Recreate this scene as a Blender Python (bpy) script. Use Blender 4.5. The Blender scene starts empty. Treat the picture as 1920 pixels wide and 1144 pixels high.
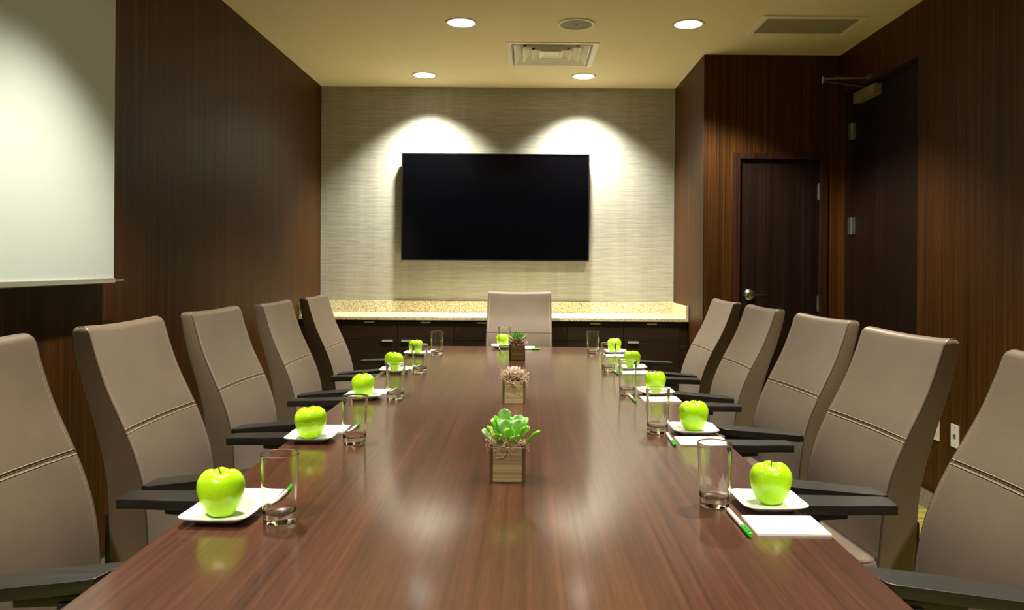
import bpy, bmesh, math, random
from mathutils import Vector, Matrix
random.seed(7)
S = bpy.context.scene
COL = S.collection
PI = math.pi
R = math.radians

# ------------------------------------------------------------------ camera, world, exposure
FPX = 1450.0
cd = bpy.data.cameras.new('camera')
cam = bpy.data.objects.new('camera', cd)
COL.objects.link(cam)
cd.sensor_width = 36.0
cd.lens = FPX / 1920 * 36.0
cd.shift_x = -28.0 / 1920
cd.shift_y = -77.0 / 1920
cd.clip_start = 0.05
cam.location = (0, 0, 1.29)
cam.rotation_euler = (R(90), -0.0070, 0)
S.camera = cam
w = bpy.data.worlds.new('world'); S.world = w; w.use_nodes = True
w.node_tree.nodes['Background'].inputs[0].default_value = (0.9, 0.95, 1, 1)
w.node_tree.nodes['Background'].inputs[1].default_value = 0.02
S.view_settings.view_transform = 'Standard'
S.view_settings.look = 'None'
S.view_settings.exposure = 0.14
S.view_settings.gamma = 1.0
S.view_settings.use_curve_mapping = False
LAMP_COL = (1.0, 0.90, 0.74)
WASH_COL = (1.0, 0.97, 0.88)
P_MID = 62.0       # the two beside the ceiling speaker
P_FILL = 40.0      # unseen pair added behind the camera as frontal fill
P_SIDE = 76.0      # downlights over the two rows of chairs
P_WASH = 94.0      # watts of each of the two near the far wall
CEIL = 2.74

# ------------------------------------------------------------------ materials
def nodes(name):
    m = bpy.data.materials.new(name); m.use_nodes = True
    nt = m.node_tree
    return m, nt, nt.nodes['Principled BSDF']

def mat(name, col, rough=.5, metal=0.0, **kw):
    m, nt, b = nodes(name)
    b.inputs['Base Color'].default_value = (*col, 1)
    b.inputs['Roughness'].default_value = rough
    b.inputs['Metallic'].default_value = metal
    for k, v in kw.items():
        b.inputs[k.replace('_', ' ')].default_value = v
    # faint procedural variation of the surface
    tc = nt.nodes.new('ShaderNodeTexCoord')
    n = nt.nodes.new('ShaderNodeTexNoise'); n.inputs['Scale'].default_value = 35
    nt.links.new(tc.outputs['Object'], n.inputs['Vector'])
    mr = nt.nodes.new('ShaderNodeMapRange')
    mr.inputs['To Min'].default_value = max(0, rough - .03); mr.inputs['To Max'].default_value = min(1, rough + .03)
    nt.links.new(n.outputs['Fac'], mr.inputs['Value'])
    if rough > 0.02:
        nt.links.new(mr.outputs['Result'], b.inputs['Roughness'])
    return m

def ramp(nt, fac, stops):
    r = nt.nodes.new('ShaderNodeValToRGB')
    e = r.color_ramp.elements
    while len(e) < len(stops): e.new(.5)
    for i, (p, c) in enumerate(stops):
        e[i].position = p; e[i].color = (*c, 1)
    nt.links.new(fac, r.inputs['Fac'])
    return r

def noise(nt, scale_vec, scale=1.0, detail=4, rough=.6, vec=None):
    tc = nt.nodes.new('ShaderNodeTexCoord'); mp = nt.nodes.new('ShaderNodeMapping')
    mp.inputs['Scale'].default_value = scale_vec
    nt.links.new(vec or tc.outputs['Object'], mp.inputs['Vector'])
    n = nt.nodes.new('ShaderNodeTexNoise')
    n.inputs['Scale'].default_value = scale; n.inputs['Detail'].default_value = detail; n.inputs['Roughness'].default_value = rough
    nt.links.new(mp.outputs['Vector'], n.inputs['Vector'])
    return n

def mixc(nt, a, b, fac, mode='MULTIPLY'):
    m = nt.nodes.new('ShaderNodeMix'); m.data_type = 'RGBA'; m.blend_type = mode
    if isinstance(fac, float): m.inputs[0].default_value = fac
    else: nt.links.new(fac, m.inputs[0])
    for s, i in ((a, 6), (b, 7)):
        if isinstance(s, tuple): m.inputs[i].default_value = (*s, 1)
        else: nt.links.new(s, m.inputs[i])
    return m.outputs[2]

def bump(nt, b, h, strength=.2, dist=.002):
    bp = nt.nodes.new('ShaderNodeBump'); bp.inputs['Strength'].default_value = strength; bp.inputs['Distance'].default_value = dist
    nt.links.new(h, bp.inputs['Height']); nt.links.new(bp.outputs['Normal'], b.inputs['Normal'])

def wood(name, c_dark, c_mid, c_light, axis, rough=.4, fine=90, coat=0.0, bumpy=.15, spec=.5, streak=.6):
    """straight-grained veneer; the grain runs along axis (0,1,2)"""
    m, nt, b = nodes(name)
    s1 = [fine] * 3; s1[axis] = .7
    s2 = [fine * .16] * 3; s2[axis] = .25
    s3 = [fine * 3] * 3; s3[axis] = 14
    n1 = noise(nt, s1); n2 = noise(nt, s2, detail=2); n3 = noise(nt, s3, detail=2)
    r1 = ramp(nt, n1.outputs['Fac'], [(.3, c_dark), (.5, c_mid), (.72, c_light)])
    r2 = ramp(nt, n2.outputs['Fac'], [(.3, (.72, .70, .68)), (.7, (1.12, 1.1, 1.08))])
    c = mixc(nt, r1.outputs['Color'], r2.outputs['Color'], 1.0)
    r3 = ramp(nt, n3.outputs['Fac'], [(.38, (.62, .6, .58)), (.5, (1, 1, 1))])
    c = mixc(nt, c, r3.outputs['Color'], streak)
    nt.links.new(c, b.inputs['Base Color'])
    b.inputs['Roughness'].default_value = rough
    b.inputs['Coat Weight'].default_value = coat
    b.inputs['Coat Roughness'].default_value = .13; b.inputs['Coat IOR'].default_value = 1.5
    b.inputs['Specular IOR Level'].default_value = spec
    bump(nt, b, n1.outputs['Fac'], bumpy, .001)
    return m

M = {}
M['wall_wood'] = wood('wall_veneer', (.028, .0102, .0018), (.064, .0245, .0042), (.115, .047, .0085), 2, rough=.48, fine=110, spec=.16)
M['door_wood'] = wood('door_veneer', (.008, .0030, .0017), (.014, .0056, .0032), (.024, .010, .006), 2, rough=.45, fine=85, spec=.3)
M['cab_wood'] = wood('cabinet_veneer', (.013, .0062, .0032), (.024, .0118, .0062), (.036, .018, .010), 0, rough=.42, fine=70)
M['frame_wood'] = wood('frame_wood', (.018, .006, .003), (.040, .014, .007), (.06, .022, .011), 2, rough=.4, fine=80)
M['table_wood'] = wood('table_veneer', (.046, .0130, .0055), (.080, .0250, .0110), (.120, .042, .0195), 1, rough=.36, fine=85, coat=.75, bumpy=.0, spec=.35)
M['box_wood'] = wood('weathered_box_wood', (.36, .28, .14), (.48, .385, .205), (.60, .50, .29), 0, rough=.7, fine=260, bumpy=.4, streak=.15)
M['box_wood_end'] = wood('weathered_dark_end_wood', (.055, .045, .02), (.13, .105, .052), (.22, .18, .10), 2, rough=.7, fine=160, bumpy=.6)

# painted ceiling
m, nt, b = nodes('ceiling_paint')
n = noise(nt, (1, 1, 1), 60, 3)
r = ramp(nt, n.outputs['Fac'], [(.3, (.74, .64, .385)), (.7, (.78, .68, .415))])
nt.links.new(r.outputs['Color'], b.inputs['Base Color']); b.inputs['Roughness'].default_value = .85
bump(nt, b, n.outputs['Fac'], .15, .001)
M['ceiling'] = m

# woven grass cloth: short horizontal strokes set in staggered strips
m, nt, b = nodes('grasscloth')
tc = nt.nodes.new('ShaderNodeTexCoord')
sep = nt.nodes.new('ShaderNodeSeparateXYZ'); nt.links.new(tc.outputs['Object'], sep.inputs[0])
comb = nt.nodes.new('ShaderNodeCombineXYZ'); nt.links.new(sep.outputs[0], comb.inputs[0]); nt.links.new(sep.outputs[2], comb.inputs[1])
br = nt.nodes.new('ShaderNodeTexBrick')
br.inputs['Scale'].default_value = 1.0; br.inputs['Brick Width'].default_value = .115; br.inputs['Row Height'].default_value = .0105
br.inputs['Mortar Size'].default_value = .0016; br.inputs['Mortar Smooth'].default_value = .6; br.offset = .37; br.squash = 1.0
br.inputs['Color1'].default_value = (.45, .437, .352, 1); br.inputs['Color2'].default_value = (.405, .394, .312, 1); br.inputs['Mortar'].default_value = (.33, .32, .25, 1)
nt.links.new(comb.outputs[0], br.inputs['Vector'])
n1 = noise(nt, (7, 7, 190), detail=3); r1 = ramp(nt, n1.outputs['Fac'], [(.34, (.82, .81, .79)), (.56, (1.0, 1.0, 1.0))])
n2 = noise(nt, (9, 9, .6), detail=1); r2 = ramp(nt, n2.outputs['Fac'], [(.42, (.93, .93, .92)), (.56, (1.0, 1.0, 1.0))])
c = mixc(nt, br.outputs['Color'], r1.outputs['Color'], 1.0); c = mixc(nt, c, r2.outputs['Color'], 1.0)
nt.links.new(c, b.inputs['Base Color']); b.inputs['Roughness'].default_value = .9; b.inputs['Specular IOR Level'].default_value = .05
bump(nt, b, n1.outputs['Fac'], .5, .002)
M['grasscloth'] = m

# speckled granite
m, nt, b = nodes('granite')
n1 = noise(nt, (1, 1, 1), 170, 3, .7); n2 = noise(nt, (1, 1, 1), 60, 2)
r1 = ramp(nt, n1.outputs['Fac'], [(.36, (.13, .085, .04)), (.43, (.50, .42, .23)), (.50, (.72, .66, .42)), (.64, (.88, .85, .68))])
r2 = ramp(nt, n2.outputs['Fac'], [(.35, (.85, .80, .68)), (.6, (1, 1, 1))])
nt.links.new(mixc(nt, r1.outputs['Color'], r2.outputs['Color'], 1.0), b.inputs['Base Color'])
b.inputs['Roughness'].default_value = .22
M['granite'] = m

# striped carpet
m, nt, b = nodes('striped_carpet')
n1 = noise(nt, (2.5, 42, 1), 1, 3, .65); n2 = noise(nt, (200, 200, 1), 1, 2)
r1 = ramp(nt, n1.outputs['Fac'], [(.32, (.10, .075, .035)), (.43, (.30, .26, .05)), (.5, (.60, .56, .06)), (.58, (.26, .20, .10)), (.68, (.52, .48, .10))])
r2 = ramp(nt, n2.outputs['Fac'], [(.3, (.6, .6, .6)), (.7, (1.1, 1.1, 1.1))])
nt.links.new(mixc(nt, r1.outputs['Color'], r2.outputs['Color'], 1.0), b.inputs['Base Color']); b.inputs['Roughness'].default_value = .95
bump(nt, b, n2.outputs['Fac'], .6, .004)
M['carpet'] = m
m, nt, b = nodes('baseboard_carpet')
n2 = noise(nt, (1, 1, 1), 260, 2)
r2 = ramp(nt, n2.outputs['Fac'], [(.35, (.12, .105, .085)), (.65, (.36, .32, .26))])
nt.links.new(r2.outputs['Color'], b.inputs['Base Color']); b.inputs['Roughness'].default_value = .95
M['base'] = m

# chair vinyl
def vinyl(name, k=1.0):
    m, nt, b = nodes(name)
    n1 = noise(nt, (1, 1, 1), 420, 3); n2 = noise(nt, (1, 1, 1), 6, 2)
    r2 = ramp(nt, n2.outputs['Fac'], [(.3, (.140 * k, .104 * k, .070 * k)), (.7, (.163 * k, .122 * k, .083 * k))])
    r1 = ramp(nt, n1.outputs['Fac'], [(.3, (.82, .82, .82)), (.7, (1.06, 1.06, 1.06))])
    nt.links.new(mixc(nt, r2.outputs['Color'], r1.outputs['Color'], 1.0), b.inputs['Base Color'])
    b.inputs['Roughness'].default_value = .42
    b.inputs['Sheen Weight'].default_value = .12
    bump(nt, b, n1.outputs['Fac'], .25, .0006)
    return m
M['vinyl'] = vinyl('taupe_vinyl')
M['welt'] = mat('welt', (.075, .055, .045), .5)
M['seam'] = mat('seam_fold', (.085, .064, .046), .6)
M['stitch'] = mat('stitch_thread', (.36, .29, .22), .6)
M['black'] = mat('black_plastic', (.012, .0115, .011), .38)
M['arm'] = wood('black_stained_arm', (.008, .0075, .006), (.014, .013, .011), (.022, .020, .017), 1, rough=.42, fine=60, bumpy=.3)
M['chrome'] = mat('chrome', (.75, .74, .72), .16, 1.0)
M['pull'] = mat('satin_pull', (.80, .79, .76), .42, .6)
M['nickel'] = mat('satin_nickel', (.62, .59, .52), .27, 1.0)
M['closer'] = mat('painted_closer', (.30, .26, .16), .45, .3)
M['hinge'] = mat('steel_hinge', (.30, .30, .28), .4, .9)
M['white'] = mat('glazed_porcelain', (.90, .90, .88), .12)
M['paper'] = mat('paper', (.86, .86, .84), .8)
M['card'] = mat('card', (.5, .45, .35), .9)
M['pen_white'] = mat('pen_white', (.85, .86, .84), .25)
M['pen_green'] = mat('pen_green', (.06, .55, .05), .22)
M['trimwhite'] = mat('white_enamel', (.72, .68, .55), .4)
M['ventwhite'] = mat('vent_enamel', (.82, .78, .64), .42)
M['grille'] = mat('speaker_grille', (.27, .23, .15), .7)
M['dark'] = mat('dark_void', (.01, .01, .01), .9)
M['plate_plastic'] = mat('outlet_plastic', (.75, .73, .66), .35)
M['blue'] = mat('blue_jack', (.03, .10, .35), .4)
M['tvframe'] = mat('tv_frame', (.006, .006, .007), .2)
M['tvscreen'] = mat('tv_screen', (.0012, .0012, .0018), .12, Specular_IOR_Level=.12)
M['alu'] = mat('brushed_aluminium', (.60, .60, .58), .3, .9)
m, nt, b = nodes('screen_fabric')
n = noise(nt, (1, 1, 1), 700, 2); r = ramp(nt, n.outputs['Fac'], [(.3, (.52, .61, .57)), (.7, (.56, .65, .61))])
nt.links.new(r.outputs['Color'], b.inputs['Base Color']); b.inputs['Roughness'].default_value = .6
M['screen'] = m
m, nt, b = nodes('clear_glass')
b.inputs['Base Color'].default_value = (.985, 1, .99, 1); b.inputs['Roughness'].default_value = 0.0
b.inputs['Transmission Weight'].default_value = 1.0; b.inputs['IOR'].default_value = 1.47
M['glass'] = m
m, nt, b = nodes('apple_skin')
n1 = noise(nt, (1, 1, 1), 260, 1, .5); n2 = noise(nt, (1, 1, 1), 18, 3)
r2 = ramp(nt, n2.outputs['Fac'], [(.3, (.40, .84, .006)), (.7, (.54, .93, .015))])
r1 = ramp(nt, n1.outputs['Fac'], [(.66, (0, 0, 0)), (.74, (.35, .35, .35))])
c = mixc(nt, r2.outputs['Color'], (.72, .86, .30), r1.outputs['Color'], 'MIX')
nt.links.new(c, b.inputs['Base Color']); b.inputs['Roughness'].default_value = .2
b.inputs['Subsurface Weight'].default_value = .12; b.inputs['Subsurface Radius'].default_value = (.01, .012, .002); b.inputs['Subsurface Scale'].default_value = 1.0
M['apple'] = m
M['stem'] = mat('apple_stem', (.16, .09, .03), .8)

def leafmat(name, c1, c2, rough=.35, sss=.15):
    m, nt, b = nodes(name)
    n1 = noise(nt, (1, 1, 1), 30, 3); r = ramp(nt, n1.outputs['Fac'], [(.32, c1), (.68, c2)])
    nt.links.new(r.outputs['Color'], b.inputs['Base Color']); b.inputs['Roughness'].default_value = rough
    b.inputs['Subsurface Weight'].default_value = sss; b.inputs['Subsurface Radius'].default_value = (.004, .008, .002); b.inputs['Subsurface Scale'].default_value = 1.0
    return m
M['leaf_mint'] = leafmat('mint_leaf', (.28, .72, .16), (.55, .88, .40))
M['leaf_bright'] = leafmat('bright_leaf', (.16, .62, .015), (.32, .80, .04))
M['leaf_dark'] = leafmat('dark_green_leaf', (.03, .22, .02), (.10, .42, .06))
M['leaf_pale'] = leafmat('pale_green_leaf', (.30, .48, .22), (.5, .62, .36))
M['leaf_red'] = leafmat('rust_red_leaf', (.35, .05, .02), (.5, .12, .05))
M['leaf_pink'] = leafmat('pale_pink_leaf', (.66, .46, .44), (.80, .66, .60))
M['leaf_olive'] = leafmat('olive_leaf', (.30, .36, .12), (.46, .50, .22))
M['moss'] = mat('dry_moss', (.66, .50, .34), .9)
M['moss_dark'] = mat('dark_moss', (.16, .10, .055), .95)
def emis(name, col, s):
    m = bpy.data.materials.new(name); m.use_nodes = True; nt = m.node_tree
    b = nt.nodes['Principled BSDF']; b.inputs['Base Color'].default_value = (.8, .8, .8, 1)
    b.inputs['Emission Color'].default_value = (*col, 1); b.inputs['Emission Strength'].default_value = s
    return m
M['lens'] = emis('lamp_lens', (1, .95, .85), 9.0)

# ------------------------------------------------------------------ mesh helpers
def box(bm, x0, x1, y0, y1, z0, z1, bev=0.0, seg=2):
    t = bmesh.new()
    vs = [t.verts.new((x, y, z)) for z in (z0, z1) for (x, y) in ((x0, y0), (x1, y0), (x1, y1), (x0, y1))]
    for f in ((0, 3, 2, 1), (4, 5, 6, 7), (0, 1, 5, 4), (1, 2, 6, 5), (2, 3, 7, 6), (3, 0, 4, 7)):
        t.faces.new([vs[i] for i in f])
    if bev > 0:
        bmesh.ops.bevel(t, geom=list(t.edges), offset=bev, segments=seg, profile=.5, affect='EDGES')
    merge(bm, t)

def merge(bm, t, mtx=None):
    if mtx is not None: bmesh.ops.transform(t, matrix=mtx, verts=t.verts)
    me = bpy.data.meshes.new('tmp'); t.to_mesh(me); t.free(); bm.from_mesh(me); bpy.data.meshes.remove(me)

def lathe(bm, prof, seg=32, cx=0, cy=0, cap=True):
    rings = []
    for (r_, z) in prof:
        if r_ < 1e-6: rings.append([bm.verts.new((cx, cy, z))])
        else: rings.append([bm.verts.new((cx + r_ * math.cos(2 * PI * i / seg), cy + r_ * math.sin(2 * PI * i / seg), z)) for i in range(seg)])
    for a, c in zip(rings, rings[1:]):
        for i in range(seg):
            j = (i + 1) % seg
            if len(a) == 1 and len(c) == 1: continue
            if len(a) == 1: bm.faces.new((a[0], c[j], c[i]))
            elif len(c) == 1: bm.faces.new((a[i], a[j], c[0]))
            else: bm.faces.new((a[i], a[j], c[j], c[i]))
    return rings

def tube(bm, pts, rad, seg=8, caps=True, flat=1.0):
    pts = [Vector(p) for p in pts]; rings = []
    up = Vector((0, 0, 1))
    prev = None
    for i, p in enumerate(pts):
        d = (pts[min(i + 1, len(pts) - 1)] - pts[max(i - 1, 0)]).normalized()
        if prev is None:
            a = d.cross(up)
            if a.length < .1: a = d.cross(Vector((1, 0, 0)))
        else:
            a = prev - d * prev.dot(d)
            if a.length < 1e-5: a = d.cross(up)
        a.normalize(); prev = a; c = d.cross(a)
        r_ = rad[i] if isinstance(rad, (list, tuple)) else rad
        rings.append([bm.verts.new(p + a * r_ * math.cos(2 * PI * k / seg) + c * r_ * flat * math.sin(2 * PI * k / seg)) for k in range(seg)])
    for a, c in zip(rings, rings[1:]):
        for k in range(seg):
            j = (k + 1) % seg
            bm.faces.new((a[k], a[j], c[j], c[k]))
    if caps:
        bm.faces.new(rings[0][::-1]); bm.faces.new(rings[-1])

def prism(bm, poly, z0, z1, bev=0.0, seg=2):
    t = bmesh.new()
    a = [t.verts.new((x, y, z0 if not callable(z0) else z0(x, y))) for x, y in poly]
    c = [t.verts.new((x, y, z1 if not callable(z1) else z1(x, y))) for x, y in poly]
    n = len(poly)
    t.faces.new(a[::-1]); t.faces.new(c)
    for i in range(n): t.faces.new((a[i], a[(i + 1) % n], c[(i + 1) % n], c[i]))
    bmesh.ops.recalc_face_normals(t, faces=t.faces)
    if bev > 0: bmesh.ops.bevel(t, geom=list(t.edges), offset=bev, segments=seg, profile=.5, affect='EDGES')
    merge(bm, t)

def obj(name, bm, material, parent=None, smooth=True, angle=35):
    bmesh.ops.recalc_face_normals(bm, faces=bm.faces)
    me = bpy.data.meshes.new(name); bm.to_mesh(me); bm.free()
    for mm in (material if isinstance(material, (list, tuple)) else [material]): me.materials.append(mm)
    if smooth:
        me.polygons.foreach_set('use_smooth', [True] * len(me.polygons))
        me.set_sharp_from_angle(angle=R(angle))
    o = bpy.data.objects.new(name, me); COL.objects.link(o)
    if smooth and angle <= 60:
        wn = o.modifiers.new('weighted_normals', 'WEIGHTED_NORMAL'); wn.keep_sharp = True
    if parent is not None: o.parent = parent
    return o

def tag(o, label, cat, group=None):
    o['label'] = label; o['category'] = cat
    if group: o['group'] = group
    return o
def thing(name, label, cat, loc=(0, 0, 0), rotz=0, group=None):
    o = bpy.data.objects.new(name, None); COL.objects.link(o); o.empty_display_size = .1
    o.location = loc; o.rotation_euler = (0, 0, rotz)
    return tag(o, label, cat, group)
def struct(name, bm, m, parent=None, **k):
    o = obj(name, bm, m, parent, **k)
    if parent is None: o['kind'] = 'structure'
    return o
def bxo(name, b, material, parent=None, bev=0.0, seg=2):
    bm = bmesh.new(); box(bm, *b, bev, seg); return obj(name, bm, material, parent)
def dup(root, loc, rotz=None, label=None, group=None, scale=None):
    r = root.copy(); COL.objects.link(r); r.location = loc
    if rotz is not None: r.rotation_euler = (0, 0, rotz)
    if scale: r.scale = scale
    if label: r['label'] = label
    if group: r['group'] = group
    for ch in list(root.children):
        c = ch.copy(); COL.objects.link(c); c.parent = r
        for g in ch.children:
            d = g.copy(); COL.objects.link(d); d.parent = c
    return r

# ------------------------------------------------------------------ room shell
XL, XR, XN = -1.70, 2.146, 1.21       # left wall, right wall, niche side wall
YF, YC, YB = 6.36, 5.32, -2.6         # far wall, closet wall, wall behind the camera
T = .12
bm = bmesh.new(); box(bm, XL - T, XR + .5, YB - T, YF + T, -.1, 0); struct('floor', bm, M['carpet'])
# ceiling with a square hole for the diffuser
HX0, HX1, HY0, HY1 = -.125, .44, 5.075, 5.64
bm = bmesh.new()
for b_ in ((XL - T, HX0, YB - T, YF + T), (HX1, XR + .5, YB - T, YF + T), (HX0, HX1, YB - T, HY0), (HX0, HX1, HY1, YF + T)):
    box(bm, *b_, CEIL, CEIL + .25)
box(bm, HX0, HX1, HY0, HY1, CEIL + .2, CEIL + .25)
struct('ceiling', bm, M['ceiling'])
bm = bmesh.new(); box(bm, XL - T, XL, YB - T, YF + T, 0, CEIL); struct('wall_left', bm, M['wall_wood'])
bm = bmesh.new(); box(bm, XL, XN, YF, YF + T, 0, CEIL); struct('wall_far', bm, M['grasscloth'])
bm = bmesh.new(); box(bm, XN, XN + T, YC + T, YF + T, 0, CEIL); struct('wall_niche', bm, M['wall_wood'])
# closet wall with door opening
CX0, CX1, CZ = 1.452, 2.022, 2.030
bm = bmesh.new()
box(bm, XN, CX0, YC, YC + T, 0, CEIL); box(bm, CX1, XR, YC, YC + T, 0, CEIL); box(bm, CX0, CX1, YC, YC + T, CZ, CEIL)
struct('wall_closet', bm, M['wall_wood'])
# right wall with door opening
DY0, DY1, DZ = 4.25, 5.235, 2.462
bm = bmesh.new()
box(bm, XR, XR + T, YB - T, DY0, 0, CEIL); box(bm, XR, XR + T, DY1, YC + T, 0, CEIL); box(bm, XR, XR + T, DY0, DY1, DZ, CEIL)
struct('wall_right', bm, M['wall_wood'])
bm = bmesh.new(); box(bm, XL, XR, YB - T, YB, 0, CEIL); struct('wall_behind', bm, M['wall_wood'])
# baseboards (carpet strip with a thin dark cap)
def baseboard(name, b_, cap):
    o = struct(name, (lambda q: (box(q, *b_, .0, .105), q)[1])(bmesh.new()), M['base'])
    bm = bmesh.new(); box(bm, *cap, .105, .109); obj('cap_strip', bm, M['black'], o)
baseboard('baseboard_left', (XL, XL + .010, YB, 5.79), (XL, XL + .012, YB, 5.79))
baseboard('baseboard_right', (XR - .010, XR, YB, DY0 - .03), (XR - .012, XR, YB, DY0 - .03))
baseboard('baseboard_closet', (XN, CX0 - .05, YC - .010, YC), (XN, CX0 - .05, YC - .012, YC))
# thin pale edge trims where the wall covering meets the veneer
bm = bmesh.new(); box(bm, XL, XL + .006, YF - .006, YF, 0, CEIL); struct('trim_1', bm, M['alu'])
bm = bmesh.new(); box(bm, XN - .006, XN, YF - .006, YF, 0, CEIL); struct('trim_2', bm, M['alu'])

# closet door (door_1)
d = struct('door_1', (lambda q: (box(q, CX0 + .012, CX1 - .012, YC + .018, YC + .058, .008, CZ - .008, .002), q)[1])(bmesh.new()), M['door_wood'])
bm = bmesh.new()
box(bm, CX0 - .040, CX0 + .009, YC - .012, YC + T, 0, CZ + .036, .002)
box(bm, CX1 - .009, CX1 + .040, YC - .012, YC + T, 0, CZ + .036, .002)
box(bm, CX0 + .009, CX1 - .009, YC - .012, YC + T, CZ - .006, CZ + .036, .002)
obj('door_frame', bm, M['frame_wood'], d)
for z in (1.80, 1.03, .27):
    bm = bmesh.new()
    tube(bm, [(CX1 - .014, YC + .008, z - .055), (CX1 - .014, YC + .008, z + .055)], .0075, 10)
    tube(bm, [(CX1 - .014, YC + .008, z + .055), (CX1 - .014, YC + .008, z + .061)], .005, 8)
    box(bm, CX1 - .022, CX1 - .010, YC + .014, YC + .018, z - .05, z + .05)
    obj('hinge', bm, M['hinge'], d)
bm = bmesh.new()
LX, LZ = 1.535, 1.088
tmp = bmesh.new(); lathe(tmp, [(0, 0), (.038, 0), (.040, .004), (.036, .012), (.022, .020), (.016, .024), (.014, .040), (.024, .046), (.028, .056), (.024, .066), (0, .070)], 28)
merge(bm, tmp, Matrix.Translation((LX, YC + .018, LZ)) @ Matrix.Rotation(R(90), 4, 'X'))
h = obj('door_knob', bm, M['nickel'], d)
bm = bmesh.new(); tube(bm, [(LX + .01, YC - .034, LZ), (LX + .05, YC - .040, LZ - .001), (LX + .09, YC - .036, LZ - .002), (LX + .115, YC - .030, LZ - .003)], [.010, .009, .008, .007], 10)
obj('lever', bm, M['black'], d)
bm = bmesh.new(); box(bm, CX0 + .0085, CX0 + .0115, YC + .0, YC + .017, 1.03, 1.15); obj('strike_plate', bm, M['nickel'], d)

# entrance door (door_2)
DX = 2.200
d = struct('door_2', (lambda q: (box(q, DX, DX + .045, DY0 + .012, DY1 - .012, .008, DZ - .012, .002), q)[1])(bmesh.new()), M['door_wood'])
bm = bmesh.new()
box(bm, XR + .002, XR + T - .002, DY0 - .0, DY0 + .010, 0, DZ); box(bm, XR + .002, XR + T - .002, DY1 - .010, DY1, 0, DZ); box(bm, XR + .002, XR + T - .002, DY0 + .01, DY1 - .01, DZ - .010, DZ)
obj('door_frame', bm, M['frame_wood'], d)
for z in (2.20, 1.56, .86, .24):
    bm = bmesh.new()
    tube(bm, [(DX - .010, DY1 - .018, z - .058), (DX - .010, DY1 - .018, z + .058)], .008, 10)
    box(bm, DX - .004, DX, DY1 - .050, DY1 - .020, z - .055, z + .055); box(bm, DX - .034, DX - .004, DY1 - .013, DY1 - .0095, z - .055, z + .055)
    obj('hinge', bm, M['hinge'], d)
bm = bmesh.new(); box(bm, 2.146, DX, 4.80, 5.11, 2.362, 2.432, .006, 2)
cl = obj('door_closer', bm, M['closer'], d)
bm = bmesh.new()
tube(bm, [(2.172, 4.985, 2.430), (2.172, 4.985, 2.450)], .014, 12)
tube(bm, [(2.172, 4.985, 2.446), (1.85, 4.85, 2.449)], .008, 6, flat=.5)
tube(bm, [(1.85, 4.85, 2.436), (1.85, 4.85, 2.476)], .009, 10)
tube(bm, [(1.85, 4.85, 2.464), (2.145, 4.835, 2.470)], .006, 6)
tube(bm, [(1.93, 4.846, 2.464), (1.93, 4.846, 2.477)], .005, 8); tube(bm, [(1.955, 4.845, 2.464), (1.955, 4.845, 2.477)], .005, 8)
box(bm, 2.128, XR, 4.80, 4.87, 2.463, 2.490, .002)
obj('closer_arm', bm, M['hinge'], cl)

# ------------------------------------------------------------------ ceiling fittings
def downlight(x, y, label, power, col, half=59, blend=.6, aim=0):
    t = thing('recessed_downlight', label, 'ceiling light', (x, y, CEIL), 0, 'recessed ceiling downlights')
    bm = bmesh.new(); lathe(bm, [(.080, 0), (.096, 0), (.097, -.003), (.094, -.006), (.082, -.005), (.080, -.001), (.080, 0)], 40); obj('trim_ring', bm, M['trimwhite'], t)
    bm = bmesh.new(); lathe(bm, [(0, -.0005), (.081, -.0005), (.0795, -.0025), (0, -.0030)], 40); obj('lens', bm, M['lens'], t)
    l = bpy.data.lights.new('lamp', 'SPOT'); l.energy = power * 4; l.color = col; l.spot_size = R(half * 2); l.spot_blend = blend; l.shadow_soft_size = .055
    lo = bpy.data.objects.new('lamp', l); COL.objects.link(lo); lo.parent = t; lo.location = (0, .055 if aim else 0, -.012); lo.rotation_euler = (R(aim), 0, 0)
    return t
downlight(-.80, 5.956, 'left one of the two glowing downlights beside the patterned far wall', P_WASH, WASH_COL, 54, .85, aim=7)
downlight(.427, 5.956, 'right one of the two glowing downlights beside the patterned far wall', P_WASH, WASH_COL, 54, .85, aim=7)
downlight(-.404, 4.65, 'round glowing downlight to the left of the ceiling speaker', P_MID, LAMP_COL, 50, .6)
downlight(.96, 4.65, 'round glowing downlight between ceiling speaker and return air grille', P_MID, LAMP_COL, 61, .4)
for x, y, p, hf, lab in ((-.95, 2.45, P_SIDE, 46, 'round downlight above the screen side chairs, nearer the far wall'), (1.15, 2.45, P_SIDE, 46, 'round downlight above the door side chairs, nearer the far wall'),
                     (-.95, .55, P_SIDE, 48, 'round downlight above the screen side chairs, level with the camera'), (1.15, .55, P_SIDE, 48, 'round downlight above the door side chairs, level with the camera'),
                     (-.404, -1.3, P_FILL, 58, 'added round fill downlight behind the camera on the screen side'), (.96, -1.3, P_FILL, 58, 'added round fill downlight behind the camera on the door side')):  # the two behind the camera are added only for fill light
    downlight(x, y, lab, p, LAMP_COL, hf, .6)

# ceiling speaker
t = thing('ceiling_speaker', 'round flush ceiling speaker with tan grille between the two nearer downlights', 'speaker', (.287, 4.66, CEIL))
bm = bmesh.new(); lathe(bm, [(.094, 0), (.112, 0), (.113, -.004), (.108, -.008), (.096, -.008), (.094, -.003), (.094, 0)], 48); obj('ring', bm, M['trimwhite'], t)
bm = bmesh.new(); lathe(bm, [(0, -.001), (.095, -.001), (.0945, -.004), (.05, -.0055), (0, -.006)], 48); obj('grille', bm, M['grille'], t)
bm = bmesh.new(); lathe(bm, [(0, -.005), (.006, -.005), (.005, -.0075), (0, -.008)], 12); obj('centre_cap', bm, M['dark'], t)

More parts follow.
